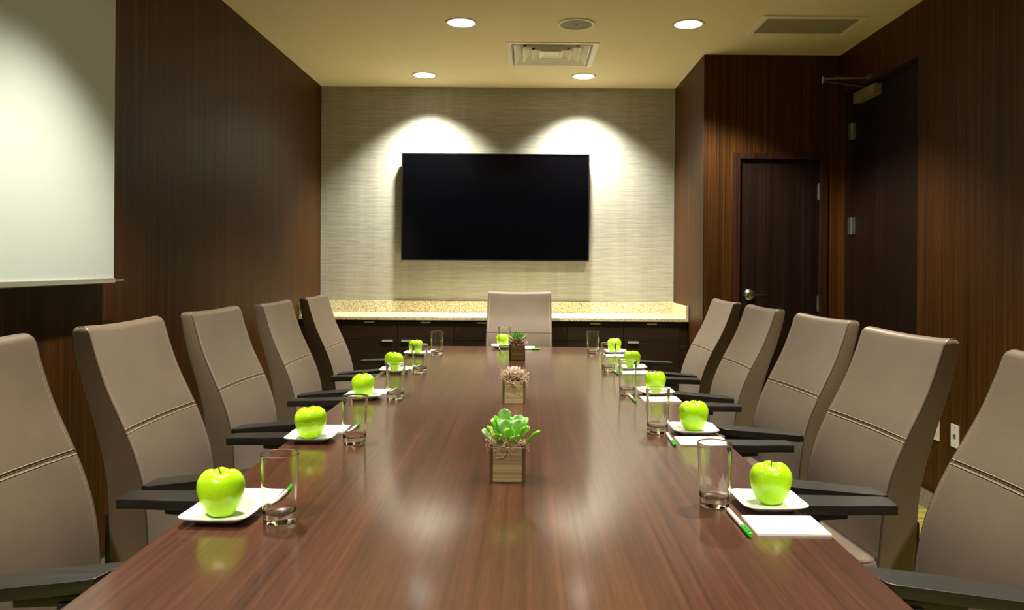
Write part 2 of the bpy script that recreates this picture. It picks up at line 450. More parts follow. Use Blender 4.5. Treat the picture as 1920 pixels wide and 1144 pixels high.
# square four-way air diffuser
def sqring(bm, h0, z0, h1, z1, th=.0025):
    """sloping square ring from half size h0 at z0 to h1 at z1"""
    def ring(h_, z_): return [bm.verts.new((sx * h_, sy * h_, z_)) for sx, sy in ((-1, -1), (1, -1), (1, 1), (-1, 1))]
    a, c = ring(h0, z0), ring(h1, z1); a2, c2 = ring(h0 - th, z0 + th), ring(h1 - th, z1 + th)
    for i in range(4):
        j = (i + 1) % 4
        bm.faces.new((a[i], a[j], c[j], c[i])); bm.faces.new((a2[j], a2[i], c2[i], c2[j]))
        bm.faces.new((a[j], a[i], a2[i], a2[j])); bm.faces.new((c[i], c[j], c2[j], c2[i]))
VC = ((HX0 + HX1) / 2, (HY0 + HY1) / 2)
t = thing('air_diffuser', 'square white four way air diffuser with stepped louvres in the ceiling', 'air vent', (VC[0], VC[1], CEIL))
bm = bmesh.new()
HH = .2825
sqring(bm, .305, -.006, .305, .0); sqring(bm, .305, -.006, .272, -.006, .001)
sqring(bm, .272, -.006, .262, .012); obj('frame', bm, M['ventwhite'], t, angle=20)
for k, (h0, z0, h1, z1) in enumerate(((.262, -.004, .205, .052), (.200, -.004, .145, .050), (.140, -.004, .088, .046))):
    bm = bmesh.new(); sqring(bm, h0 - .012, z0, h1 - .012, z1); sqring(bm, h0 - .006, z0 - .002, h0 - .012, z0, .001)
    obj('louvre', bm, M['ventwhite'], t, angle=20)
bm = bmesh.new()
q = [[bm.verts.new((sx * h_, sy * h_, z_)) for sx, sy in ((-1, -1), (1, -1), (1, 1), (-1, 1))] for h_, z_ in ((.080, -.003), (.05, .008), (.0, .02))[:2]]
bm.faces.new(q[1])
for i in range(4): bm.faces.new((q[0][i], q[0][(i + 1) % 4], q[1][(i + 1) % 4], q[1][i]))
obj('centre_panel', bm, M['ventwhite'], t, angle=20)
bm = bmesh.new()
for a in (0, PI / 2):
    tmp = bmesh.new(); box(tmp, -.26, .26, -.003, .003, .050, .054); merge(bm, tmp, Matrix.Rotation(a + PI / 4, 4, 'Z'))
obj('brace', bm, M['ventwhite'], t)
bm = bmesh.new(); lathe(bm, [(.115, .19), (.115, .10), (.12, .10), (.12, .19)], 32); obj('duct_collar', bm, M['dark'], t)
bm = bmesh.new()
for sx0, sx1, sy0, sy1 in ((-.2825, -.2805, -.28, .28), (.2805, .2825, -.28, .28), (-.28, .28, -.2825, -.2805), (-.28, .28, .2805, .2825)): box(bm, sx0, sx1, sy0, sy1, .004, .198)
box(bm, -.28, .28, -.28, .28, .194, .198)
obj('plenum', bm, M['dark'], t)

# return air grille
t = thing('return_air_grille', 'rectangular slatted return air grille in the ceiling above the closet', 'air vent', (1.665, 4.655, CEIL))
bm = bmesh.new()
gx, gy = .305, .178
for b_ in ((-gx, gx, -gy, -gy + .034), (-gx, gx, gy - .034, gy), (-gx, -gx + .034, -gy + .034, gy - .034), (gx - .034, gx, -gy + .034, gy - .034)): box(bm, *b_, -.010, 0, .002)
obj('frame', bm, M['ventwhite'], t)
bm = bmesh.new(); box(bm, -gx + .034, gx - .034, -gy + .034, gy - .034, -.0012, -.0002); obj('backing', bm, M['dark'], t)
slat0 = None
for k in range(16):
    y = -gy + .045 + k * (2 * gy - .09) / 15
    if slat0 is None:
        bm = bmesh.new(); tmp = bmesh.new(); box(tmp, -gx + .034, gx - .034, -.0042, .0042, -.0008, .0008); merge(bm, tmp, Matrix.Rotation(R(-30), 4, 'X'))
        slat0 = obj('slat', bm, mat('slat_enamel', (.33, .29, .20), .5), t); s_ = slat0
    else:
        s_ = slat0.copy(); COL.objects.link(s_); s_.parent = t
    s_.location = (0, y, -.0055)

# ------------------------------------------------------------------ projection screen on the left wall
t = thing('projection_screen', 'pale pull-down projection screen hanging on the dark wood wall', 'screen', (-1.62, 0, 0))
SY0, SY1 = .95, 3.03
bm = bmesh.new(); box(bm, -.001, .001, SY0, SY1, 1.222, 2.33); obj('fabric', bm, M['screen'], t)
bm = bmesh.new(); box(bm, -.010, .010, SY0, SY1, 1.203, 1.224, .004); obj('bottom_bar', bm, M['alu'], t)
bm = bmesh.new(); tube(bm, [(0, SY1, 1.214), (0, SY1 + .075, 1.214)], .004, 8); obj('bar_end', bm, M['alu'], t)
bm = bmesh.new(); box(bm, -.05, .030, SY0 - .02, SY1 + .02, 2.318, 2.41, .012, 3); obj('housing', bm, M['trimwhite'], t)
for y in (SY0 + .1, SY1 - .1):
    bm = bmesh.new(); box(bm, -.078, -.048, y - .02, y + .02, 2.33, 2.40, .003); obj('wall_bracket', bm, M['alu'], t)

# ------------------------------------------------------------------ television
t = thing('television', 'large black flat television mounted on the patterned far wall', 'television', (-.259, 6.26, 1.311))
W2, TH = .760, .869
bm = bmesh.new(); box(bm, -W2, W2, .006, .052, 0, TH, .004); box(bm, -.5, .5, .052, .075, .15, .65, .01); obj('housing', bm, M['tvframe'], t)
bm = bmesh.new()
for b_ in ((-W2, W2, 0, .013), (-W2, W2, TH - .010, TH), (-W2, -W2 + .010, .013, TH - .010), (W2 - .010, W2, .013, TH - .010)):
    box(bm, b_[0], b_[1], -.002, .008, b_[2], b_[3], .0015)
obj('bezel', bm, M['tvframe'], t)
bm = bmesh.new(); box(bm, -W2 + .010, W2 - .010, .002, .006, .013, TH - .010); obj('display', bm, M['tvscreen'], t)
bm = bmesh.new(); box(bm, -W2 + .004, W2 - .004, -.0035, -.001, .001, .004); obj('lower_strip', bm, M['alu'], t)
bm = bmesh.new(); box(bm, -.2, .2, .075, .10, .2, .6); obj('wall_mount', bm, M['black'], t)

# ------------------------------------------------------------------ sideboard: cabinets and granite worktop
YFR, ZT = 5.76, .889
t = thing('granite_worktop', 'speckled cream granite worktop running across the dark cabinets', 'countertop', (0, 0, 0))
bm = bmesh.new(); box(bm, XL + .002, XN - .002, YFR, YF - .001, ZT - .024, ZT, .003); obj('slab', bm, M['granite'], t)
bm = bmesh.new(); box(bm, XL + .022, XN - .022, YF - .021, YF - .001, ZT, ZT + .093, .002); obj('backsplash', bm, M['granite'], t)
bm = bmesh.new(); box(bm, XN - .022, XN - .002, YFR + .004, YF - .001, ZT, ZT + .093, .002); obj('side_splash', bm, M['granite'], t)
bm = bmesh.new(); box(bm, XL + .002, XL + .022, YFR + .004, YF - .001, ZT, ZT + .093, .002); obj('side_splash', bm, M['granite'], t)
CW = .4227
def cabinet(x0, wd, pull_right, label, bare=False):
    t = thing('base_cabinet', label, 'cabinet', (x0, YFR + .03, 0), 0, 'dark cabinets under the granite worktop')
    bm = bmesh.new(); box(bm, 0, wd, .020, .565, .10, ZT - .026); obj('body', bm, M['cab_wood'], t)
    bm = bmesh.new(); box(bm, 0, wd, .075, .50, 0, .10); obj('toe_kick', bm, M['black'], t)
    g = .0018
    bm = bmesh.new(); box(bm, g, wd - g, 0, .020, .716, .848, .001); dr = obj('drawer', bm, M['cab_wood'], t)
    bm = bmesh.new(); box(bm, wd / 2 - .038, wd / 2 + .038, -.012, .018, .8485, .8515, .001); box(bm, wd / 2 - .038, wd / 2 + .038, -.013, -.010, .842, .8505); obj('tab_pull', bm, M['pull'], dr)
    bm = bmesh.new(); box(bm, g, wd - g, 0, .020, .115, .7125, .001); do = obj('door', bm, M['cab_wood'], t)
    c = wd - .072 if pull_right else .072
    bm = bmesh.new(); box(bm, c - .040, c + .040, -.022, .018, .7130, .7155, .001); box(bm, c - .040, c + .040, -.023, -.020, .703, .7155)
    obj('tab_pull', bm, M['pull'], do)
x = -1.388
names = ['second', 'third', 'fourth', 'fifth', 'sixth', 'seventh']
for k in range(6):
    lab = ['dark wood cabinet with drawer and door, second from the left wall', 'dark wood cabinet behind the far left glasses, third from the left wall', 'dark wood cabinet just left of the head chair, fourth from the left wall',
           'dark wood cabinet hidden mostly by the head chair, fifth from the left wall', 'dark wood cabinet behind the last glass of the right row, third from its right end', 'dark wood cabinet at the right end of the granite worktop'][k]
    if k == 4: lab = 'dark wood cabinet behind the last glass of the right row, second from the right end'
    cabinet(x + k * CW, CW, k % 2 == 0, lab)
cabinet(XL + .003, -1.388 - XL - .003, True, 'narrow dark wood cabinet in the corner against the left wall')
bm = bmesh.new(); box(bm, 1.1495, XN - .002, YFR + .045, YF - .02, 0, ZT - .026); o = struct('trim_3', bm, M['cab_wood'])

# ------------------------------------------------------------------ conference table
TZ = .74; TX0, TX1, TY0, TY1 = -.733, .625, .55, 5.142
TCX = (TX0 + TX1) / 2
t = thing('conference_table', 'long polished reddish brown wooden conference table down the middle of the room', 'table', (TCX, 2.8, 0))
bm = bmesh.new(); hw = (TX1 - TX0) / 2
box(bm, -hw, hw, TY0 - 2.8, TY1 - 2.8, TZ - .030, TZ, .0025, 2); obj('tabletop', bm, M['table_wood'], t)
bm = bmesh.new(); box(bm, -hw + .16, hw - .16, TY0 - 2.8 + .2, TY1 - 2.8 - .25, TZ - .055, TZ - .030); obj('underframe', bm, M['frame_wood'], t)
for y in (-1.75, -.2, 1.5):
    bm = bmesh.new(); box(bm, -.13, .13, y - .30, y + .30, .03, TZ - .055, .008); pd = obj('pedestal', bm, M['frame_wood'], t)
    bm = bmesh.new(); box(bm, -.15, .15, y - .33, y + .33, 0, .03, .004); obj('plinth', bm, M['black'], pd)

# ------------------------------------------------------------------ chairs
PROF = [(.40, .004, .112), (.45, .002, .112), (.50, 0, .112), (.58, -.004, .110), (.65, -.013, .104), (.725, -.034, .097), (.785, -.058, .089),
        (.85, -.088, .078), (.92, -.121, .068), (1.01, -.151, .059), (1.07, -.167, .053), (1.095, -.173, .050)]
def interp(h_, k):
    for a, b_ in zip(PROF, PROF[1:]):
        if a[0] <= h_ <= b_[0]:
            u = (h_ - a[0]) / (b_[0] - a[0]); return a[k] + (b_[k] - a[k]) * u
    return PROF[-1][k] if h_ > PROF[-1][0] else PROF[0][k]
def sm(h_, k):   # smoothed profile
    return sum(interp(h_ + d_, k) * w_ for d_, w_ in ((-.03, .25), (0, .5), (.03, .25))) if h_ < 1.05 else interp(h_, k)
LY = -.22         # local y of the lumbar front
HT = 1.092
def halfw(h_): return .238 - .008 * max(0, min(1, (h_ - .55) / .42)) - .002 * max(0, (h_ - .97) / .12)
SEAMZ = .797
def section(h_, inset=0.0, rad=.007):
    f = sm(h_, 1) - inset; th = sm(h_, 2) - 2 * inset; wd = halfw(h_) - inset * .7
    g = 0.0022 * math.exp(-((h_ - SEAMZ) / .0045) ** 2)
    conc = .012 * min(1, max(0, (h_ - .45) / .3))
    pts = []
    n = 12
    for i in range(n + 1):
        u = -1 + 2 * i / n; xx = u * (wd - rad)
        pts.append((xx, f - g - conc * (1 - u * u)))
    for a in (60, 30, 0):
        pts.append((wd - rad + rad * math.cos(R(a)), f - rad + rad * math.sin(R(a)) - (g if a else 0)))
    rb = .014
    for k in (1, 2): pts.append((wd + .002 * math.sin(PI * k / 3), f - rad - (th - rad - rb) * k / 3))
    for a in (0, -30, -60, -90): pts.append((wd - rb + rb * math.cos(R(a)), f - th + rb + rb * math.sin(R(a))))
    nb = 4
    for i in range(1, nb): pts.append(((wd - rb) * (1 - 2 * i / nb), f - th - .002))
    for a in (-90, -120, -150, -180): pts.append((-wd + rb + rb * math.cos(R(a)), f - th + rb + rb * math.sin(R(a))))
    for k in (2, 1): pts.append((-wd - .002 * math.sin(PI * k / 3), f - rad - (th - rad - rb) * k / 3))
    for a in (180, 150, 120): pts.append((-wd + rad + rad * math.cos(R(a)), f - rad + rad * math.sin(R(a)) - (g if a < 180 else 0)))
    return pts

def make_chair(label):
    t = thing('conference_chair', label, 'chair', (0, 0, 0), 0, 'taupe conference chairs around the table')
    # backrest
    bm = bmesh.new()
    hs = [.405 + .0285 * i for i in range(14)]
    hs = [h_ for h_ in hs if h_ < SEAMZ - .02] + [SEAMZ - .012, SEAMZ - .006, SEAMZ - .003, SEAMZ, SEAMZ + .003, SEAMZ + .006, SEAMZ + .012] + [SEAMZ + .035 + .027 * i for i in range(9)]
    hs = [h_ for h_ in hs if h_ < HT - .022]
    rt = .018
    lev = [(h_, 0) for h_ in hs] + [(HT - rt + rt * math.sin(R(a)), rt * (1 - math.cos(R(a)))) for a in (0, 22, 45, 67, 85)]
    lev = [(.395, .012)] + lev
    rings = []
    for h_, ins in lev:
        dip = .0065 if h_ > .95 else 0
        dk = max(0, (h_ - .95) / (HT - .95))
        rings.append([bm.verts.new((px, py + LY, h_ - dip * dk * (1 - min(1, abs(px) / .22) ** 2))) for px, py in section(h_, ins)])
    n = len(rings[0])
    for a, c in zip(rings, rings[1:]):
        for i in range(n): bm.faces.new((a[i], a[(i + 1) % n], c[(i + 1) % n], c[i]))
    bm.faces.new(rings[0][::-1]); bm.faces.new(rings[-1])
    bmesh.ops.triangulate(bm, faces=[f for f in bm.faces if len(f.verts) > 4])
    br_ = obj('backrest', bm, M['vinyl'], t, angle=60)
    # welt along the front side edges and over the top, and the double stitched seam
    for s in (-1, 1):
        pts = [(s * (halfw(h_) - .0018), sm(h_, 1) + LY - .0022, h_) for h_ in [.41 + .03 * i for i in range(23)] if h_ < HT - .02]
        hN = HT - .012
        pts += [(s * (halfw(hN) - .003), sm(hN, 1) + LY - .006, hN), (s * (halfw(hN) - .0075), sm(hN, 1) + LY - .018, HT - .0015), (s * (halfw(hN) - .0075), sm(hN, 1) + LY - sm(hN, 2) + .018, HT - .0015)]
        bm = bmesh.new(); tube(bm, pts, .0021, 6); obj('welt', bm, M['welt'], br_)
        pts = [(s * (halfw(h_) - .014), sm(h_, 1) + LY - .0008, h_) for h_ in [.42 + .03 * i for i in range(23)] if h_ < HT - .02]
        bm = bmesh.new(); tube(bm, pts, .0009, 5); obj('stitching', bm, M['stitch'], br_)
    for dz, ms in ((.0060, 'stitch'), (-.0060, 'stitch'), (0, 'seam')):
        hh = SEAMZ + dz; wd = halfw(hh); pts = []
        for i in range(15):
            u = -1 + 2 * i / 14
            conc = .012 * (1 - u * u)
            pts.append((u * (wd - .004), sm(hh, 1) + LY - conc + (.0003 if dz else -.0018), hh))
        bm = bmesh.new(); tube(bm, pts, .0012 if dz else .0015, 5); obj('stitching' if dz else 'seam', bm, M[ms], br_)
    # black shell behind and lower bracket
    bm = bmesh.new(); rings = []
    for h_ in [.42 + .04 * i for i in range(17)]:
        if h_ > 1.03: break
        y0 = sm(h_, 1) - sm(h_, 2) + LY - .001; wd = halfw(h_) - .03
        rings.append([bm.verts.new(p) for p in ((-wd, y0, h_), (wd, y0, h_), (wd - .012, y0 - .008, h_), (-wd + .012, y0 - .008, h_))])
    for a, c in zip(rings, rings[1:]):
        for i in range(4): bm.faces.new((a[i], a[(i + 1) % 4], c[(i + 1) % 4], c[i]))
    bm.faces.new(rings[0][::-1]); bm.faces.new(rings[-1])
    obj('back_shell', bm, M['black'], t)
    bm = bmesh.new(); box(bm, -.215, .215, LY - .135, LY - .108, .33, .56, .006); box(bm, -.12, .12, LY - .13, LY + .1, .335, .365, .006); obj('back_bracket', bm, M['black'], t)
    # seat
    bm = bmesh.new(); tmp = bmesh.new(); box(tmp, -.255, .255, LY - .0, LY + .475, .385, .475, .034, 5)
    for v in tmp.verts:
        if v.co.z > .45:
            u = max(0, 1 - (v.co.x / .24) ** 2); v.co.z -= .008 * u
    merge(bm, tmp); se = obj('seat', bm, M['vinyl'], t, angle=60)
    bm = bmesh.new(); pts = []
    def rr(z_, x_, y0, y1, rc):
        out = []
        for cx_, cy_, a0 in ((x_ - rc, y1 - rc, 0), (-x_ + rc, y1 - rc, 90), (-x_ + rc, y0 + rc, 180), (x_ - rc, y0 + rc, 270)):
            for a in range(0, 91, 18): out.append((cx_ + rc * math.cos(R(a0 + a)), cy_ + rc * math.sin(R(a0 + a)), z_))
        return out + [out[0]]
    tube(bm, rr(.462, .2465, LY + .006, LY + .4665, .034), .0026, 6, caps=False); obj('welt', bm, M['welt'], se)
    bm = bmesh.new(); box(bm, -.225, .225, LY + .03, LY + .43, .360, .388, .006); obj('seat_pan', bm, M['black'], t)
    # arms
    for s in (-1, 1):
        poly = [(.248, LY + .030), (.322, LY + .022), (.328, LY + .04), (.285, LY + .290), (.276, LY + .306), (.200, LY + .326), (.193, LY + .318), (.214, LY + .18), (.238, LY + .09)]
        poly = [(s * a, b_) for a, b_ in poly]
        sl = lambda y_: .688 + (y_ - LY) * .065
        bm = bmesh.new(); prism(bm, poly, lambda a, b_: sl(b_) - .026, lambda a, b_: sl(b_), .004, 2)
        ar = obj('armrest', bm, M['arm'], t)
        ar['arm'] = 1
        bm = bmesh.new()
        pad = [(.245, LY + .16), (.295, LY + .16), (.275, LY + .285), (.225, LY + .285)]
        prism(bm, [(s * a, b_) for a, b_ in pad], .655, .676, .003)
        tube(bm, [(s * .258, LY + .25, .660), (s * .272, LY + .25, .50), (s * .274, LY + .25, .41), (s * .24, LY + .25, .374), (s * .18, LY + .25, .372)], [.020, .020, .019, .017, .015], 10, flat=1.7)
        obj('arm_post', bm, M['black'], t)
    # gas lift, star base, casters
    bm = bmesh.new(); lathe(bm, [(.0, .10), (.028, .10), (.028, .27), (.018, .275), (.018, .345), (0, .345)], 20); box(bm, -.08, .08, -.10, .10, .338, .362, .006); obj('gas_lift', bm, M['black'], t)
    bm = bmesh.new(); lathe(bm, [(0, .085), (.045, .085), (.042, .125), (.03, .135), (0, .135)], 24); obj('base_hub', bm, M['alu'], t)
    leg = cas = None
    for k in range(5):
        a = 2 * PI * k / 5 + PI / 2
        if leg is None:
            bm = bmesh.new(); tube(bm, [(.035, 0, .105), (.15, 0, .098), (.285, 0, .074)], [.024, .019, .013], 10, flat=.7); L = leg = obj('leg', bm, M['alu'], t)
            bm = bmesh.new()
            for sy in (-1, 1):
                tmp = bmesh.new(); lathe(tmp, [(0, -.008), (.024, -.008), (.028, -.004), (.028, .004), (.024, .008), (0, .008)], 20)
                merge(bm, tmp, Matrix.Translation((.275, sy * .013, .028)) @ Matrix.Rotation(R(90), 4, 'X'))
            tube(bm, [(.275, 0, .028), (.278, 0, .075)], .006, 8)
            Cs = cas = obj('caster', bm, M['black'], leg)
        else:
            L = leg.copy(); COL.objects.link(L); L.parent = t
            Cs = cas.copy(); COL.objects.link(Cs); Cs.parent = L
        L.rotation_euler = (0, 0, a)
    return t

def spot(side, lx, ly, yaw, zs=1.0):
    """root placement from the position of the lumbar front in the room"""
    rz = {'L': R(-90 - yaw), 'R': R(90 + yaw), 'H': R(180)}[side]
    dv = Matrix.Rotation(rz, 4, 'Z') @ Vector((0, .22, 0))
    return (lx + dv.x, ly + dv.y, 0), rz, (1, 1, zs)
CH = [   # side, lumbar x, y, yaw, height scale, extra recline, label
 ('L', -1.09, 1.73, 3, 1.012, 0, 'taupe chair with its backrest cut by the left picture edge'),
 ('L', -1.065, 2.42, 0, 1.012, .6, 'large taupe chair beside the nearest apple of the left row, second on the screen side'),
 ('L', -1.092, 3.16, 2, 1.006, 0, 'taupe chair third from the camera on the screen side of the table'),
 ('L', -1.085, 3.91, 0, 1.0, 0, 'taupe chair fourth from the camera on the screen side of the table'),
 ('L', -1.075, 4.62, 0, 1.0, 0, 'farthest taupe chair on the screen side, in front of the dark cabinets'),
 ('R', .985, 1.73, 0, 1.006, 5.0, 'taupe chair with its backrest cut by the right picture edge'),
 ('R', .975, 2.41, 5, 1.0, 2.5, 'large taupe chair in front of the white wall outlets, second on the door side'),
 ('R', 1.00, 3.135, 6, 1.0, 2.5, 'taupe chair third from the camera on the door side of the table'),
 ('R', .975, 3.90, 2, 1.0, 3, 'taupe chair fourth from the camera on the door side, before the closet door'),
 ('R', .962, 4.62, 2, 1.0, 3.5, 'farthest taupe chair on the door side, at the end of the granite worktop'),
 ('H', -.052, 5.425, 0, 1.0, 0, 'taupe chair facing the camera at the far head of the table'),
]
ch0 = make_chair(CH[0][6])
for i, (sd, lx, ly, yaw, zs, rec, lab) in enumerate(CH):
    loc, rz, sc = spot(sd, lx, ly, yaw, zs)
    if i == 0: ch0.location = loc; ch0.rotation_euler = (0, 0, rz); ch0.scale = sc; c_ = ch0
    else: c_ = dup(ch0, loc, rz, lab, scale=sc)
    if rec:
        pv = Matrix.Translation((0, LY - .04, .47))
        for q_ in c_.children:
            if q_.name.startswith(('backrest', 'back_shell')): q_.matrix_local = pv @ Matrix.Rotation(R(rec), 4, 'X') @ pv.inverted()
    if i in (0, 5):
        for q_ in c_.children:
            if q_.name.startswith(('armrest', 'arm_post')): q_.location.z = -.016
    if sd == 'H':
        for q_ in c_.children:
            if q_.name.startswith('armrest') or q_.name.startswith('arm_post'): q_.location.z = -.035

# ------------------------------------------------------------------ table settings
def make_plate(label):
    t = thing('square_plate', label, 'plate', group='white square plates on the table')
    bm = bmesh.new()
    prof = [(0, .0055), (.35, .0055), (.55, .0062), (.70, .0085), (.85, .0130), (.97, .0175), (1.0, .0180), (.995, .0160), (.85, .0105), (.68, .0050), (.62, .0), (.55, 0), (.5, .0025), (0, .0025)]
    seg = 64; rings = []
    for s, z in prof:
        if s == 0: rings.append([bm.verts.new((0, 0, z))]); continue
        rg = []
        for i in range(seg):
            a = 2 * PI * i / seg; c_, s_ = math.cos(a), math.sin(a)
            e = 2 / (6.5 if s > .5 else 4)
            px = math.copysign(abs(c_) ** e, c_); py = math.copysign(abs(s_) ** e, s_)
            lift = .0025 * (abs(px * py)) * max(0, s - .6) * 2
            rg.append(bm.verts.new((px * .074 * s, py * .074 * s, z + lift)))
        rings.append(rg)
    for a, c in zip(rings, rings[1:]):
        for i in range(seg):
            j = (i + 1) % seg
            if len(a) == 1: bm.faces.new((a[0], c[i], c[j]))
            elif len(c) == 1: bm.faces.new((a[j], a[i], c[0]))
            else: bm.faces.new((a[i], a[j], c[j], c[i]))
    me = obj('dish', bm, M['white'], t, angle=50)
    return t
def make_apple(label):
    t = thing('green_apple', label, 'apple', group='green apples on the white plates')
    bm = bmesh.new(); prof = []
    ctrl = [(0, .010), (.006, .006), (.011, .0015), (.018, .0), (.028, .006), (.036, .018), (.0425, .034), (.0465, .050), (.0475, .060), (.0455, .072), (.0390, .083), (.0290, .0895), (.0190, .0910), (.0115, .0885), (.006, .082), (.0025, .077), (0, .076)]
    seg = 40; rings = []
    def cr(p0, p1, p2, p3, u): return tuple(.5 * ((2 * b_) + (-a + c) * u + (2 * a - 5 * b_ + 4 * c - d_) * u * u + (-a + 3 * b_ - 3 * c + d_) * u ** 3) for a, b_, c, d_ in zip(p0, p1, p2, p3))
    for i in range(len(ctrl) - 1):
        p0 = ctrl[max(i - 1, 0)]; p3 = ctrl[min(i + 2, len(ctrl) - 1)]
        for u in (0, .5): prof.append(cr(p0, ctrl[i], ctrl[i + 1], p3, u))
    prof.append(ctrl[-1])
    for r_, z in prof:
        if r_ < 1e-4: rings.append([bm.verts.new((0, 0, z))]); continue
        low = max(0, 1 - z / .045); hi = max(0, (z - .075) / .016)
        rings.append([bm.verts.new((r_ * math.cos(a) * (1 + .035 * low * math.cos(5 * a) + .012 * math.cos(2 * a + 1)), r_ * math.sin(a) * (1 + .035 * low * math.cos(5 * a) + .012 * math.cos(2 * a + 1)), z + .0022 * hi * math.cos(5 * a + .6) + .0015 * math.cos(a))) for a in [2 * PI * k / seg for k in range(seg)]])
    for a, c in zip(rings, rings[1:]):
        for i in range(seg):
            j = (i + 1) % seg
            if len(a) == 1: bm.faces.new((a[0], c[j], c[i]))
            elif len(c) == 1: bm.faces.new((a[i], a[j], c[0]))
            else: bm.faces.new((a[i], a[j], c[j], c[i]))
    obj('flesh', bm, M['apple'], t, angle=80)
    bm = bmesh.new(); tube(bm, [(0, 0, .076), (.0008, 0, .084), (.003, .001, .093), (.0055, .002, .0985)], [.0013, .0012, .0013, .0019], 8); obj('stem', bm, M['stem'], t)
    return t
def make_glass(label):
    t = thing('water_glass', label, 'glass', group='clear tumblers on the table')
    bm = bmesh.new()
    lathe(bm, [(0, .002), (.025, .002), (.0265, .0018), (.029, 0), (.0325, .001), (.0338, .004), (.0341, .008), (.0345, .02), (.0358, .05), (.0376, .095), (.0393, .1400), (.0395, .1435), (.0392, .1446), (.0387, .1450), (.0382, .1446), (.0379, .1435), (.0377, .138), (.0362, .095), (.0344, .05), (.0338, .034), (.0332, .029), (.0315, .0235), (.0285, .0205), (.024, .0190), (.012, .0178), (0, .0175)], 48)
    obj('tumbler', bm, M['glass'], t, angle=50)
    return t
def make_pad(label):
    t = thing('notepad', label, 'notepad', group='white notepads on the table')
    bm = bmesh.new(); box(bm, -.076, .076, -.059, .059, .0, .0008); obj('backing_card', bm, M['card'], t)
    bm = bmesh.new(); box(bm, -.0755, .0755, -.0585, .0585, .0008, .0042); obj('pages', bm, M['paper'], t)
    bm = bmesh.new(); box(bm, -.0757, .0753, -.0583, .0586, .0042, .0045); obj('top_sheet', bm, M['paper'], t)
    return t
def make_pen(label):
    t = thing('pen', label, 'pen', group='white pens with green caps')
    r_ = .0055
    bm = bmesh.new(); tube(bm, [(0, .083, r_), (0, .080, r_), (0, -.03, r_)], [.0042, .0048, .0050], 14); obj('barrel', bm, M['pen_white'], t)
    bm = bmesh.new(); tube(bm, [(0, -.028, r_), (0, -.030, r_), (0, -.078, r_), (0, -.083, r_)], [.0050, .0055, .0055, .0040], 14); cp = obj('cap', bm, M['pen_green'], t)
    bm = bmesh.new(); box(bm, -.0014, .0014, -.076, -.042, .0115, .0127); box(bm, -.0014, .0014, -.078, -.074, .0105, .0127); obj('clip', bm, M['pen_green'], cp)
    return t
PL = 'nearest second third fourth farthest'.split()
def where(side, k):
    row = {'L': 'screen side', 'R': 'door side'}[side]
    return {0: f'nearest the camera on the {row}', 1: f'second from the camera on the {row}', 2: f'third from the camera on the {row}', 3: f'fourth from the camera on the {row}', 4: f'farthest on the {row}'}[k]
GL = {'L': [(-.521, 1.64), (-.522, 2.356), (-.529, 3.13), (-.534, 3.88), (-.534, 4.61)], 'R': [(.433, 1.77), (.433, 2.54), (.431, 3.29), (.425, 4.0), (.406, 4.72)]}
AP = {'L': [(-.655, 1.665, 1.04), (-.668, 2.40, 1.02), (-.664, 3.15, .98), (-.668, 3.90, 1.0), (-.662, 4.63, .92)], 'R': [(.563, 1.775, .98), (.552, 2.55, 1.02), (.551, 3.30, .96), (.556, 4.07, .97), (.546, 4.80, .92)]}
plate0 = apple0 = glass0 = pad0 = pen0 = None
def put(proto, maker, label, loc, rz, sc=None):
    if proto is None:
        o = maker(label); o.location = loc; o.rotation_euler = (0, 0, rz)
        if sc: o.scale = sc
        return o, o
    return proto, dup(proto, loc, rz, label, scale=sc or (1, 1, 1))
settings = []
for side in 'LR':
    for k in range(5):
        ax, ay, s = AP[side][k]; gx_, gy_ = GL[side][k]
        sg = 1 if side == 'L' else -1
        px_, py_ = (ax + .006, ay) if side == 'L' else (ax - .007 if k == 0 else ax, ay - .005)
        padx = (px_ - .004, py_ + .142) if side == 'L' else (.548, py_ - .140)
        penx = (-.5665, py_ + .145, R(180 - 2)) if side == 'L' else (.454 - (.02 if k == 2 else .0), py_ - .128, R([1, -2, 3, 2, -3][k]))
        settings.append((where(side, k), (ax, ay), s, (px_, py_), (gx_, gy_), padx, 0, penx))
settings.append(('at the head of the table', (-.154, 5.056), .92, (-.155, 5.058), (-.140, 4.930), (-.005, 5.055), 90, (.005, 4.955, R(90))))
rnd = random.Random(3)
for wh, a, s, p, g, pd, pr, pn in settings:
    plate0, _ = put(plate0, make_plate, f'white square plate holding the green apple {wh}', (p[0], p[1], TZ), R(rnd.uniform(-3, 3)))
    apple0, ao = put(apple0, make_apple, f'shiny green apple on its plate {wh}', (a[0], a[1], TZ + .0056), rnd.uniform(0, 6), (s, s, s))
    glass0, _ = put(glass0, make_glass, f'clear empty tumbler {wh}', (g[0], g[1], TZ), rnd.uniform(0, 1))
    pad0, _ = put(pad0, make_pad, f'blank white notepad {wh}', (pd[0], pd[1], TZ), R(pr + rnd.uniform(-1, 1)))
    pen0, _ = put(pen0, make_pen, f'white pen with green cap {wh}', (pn[0], pn[1], TZ), pn[2])

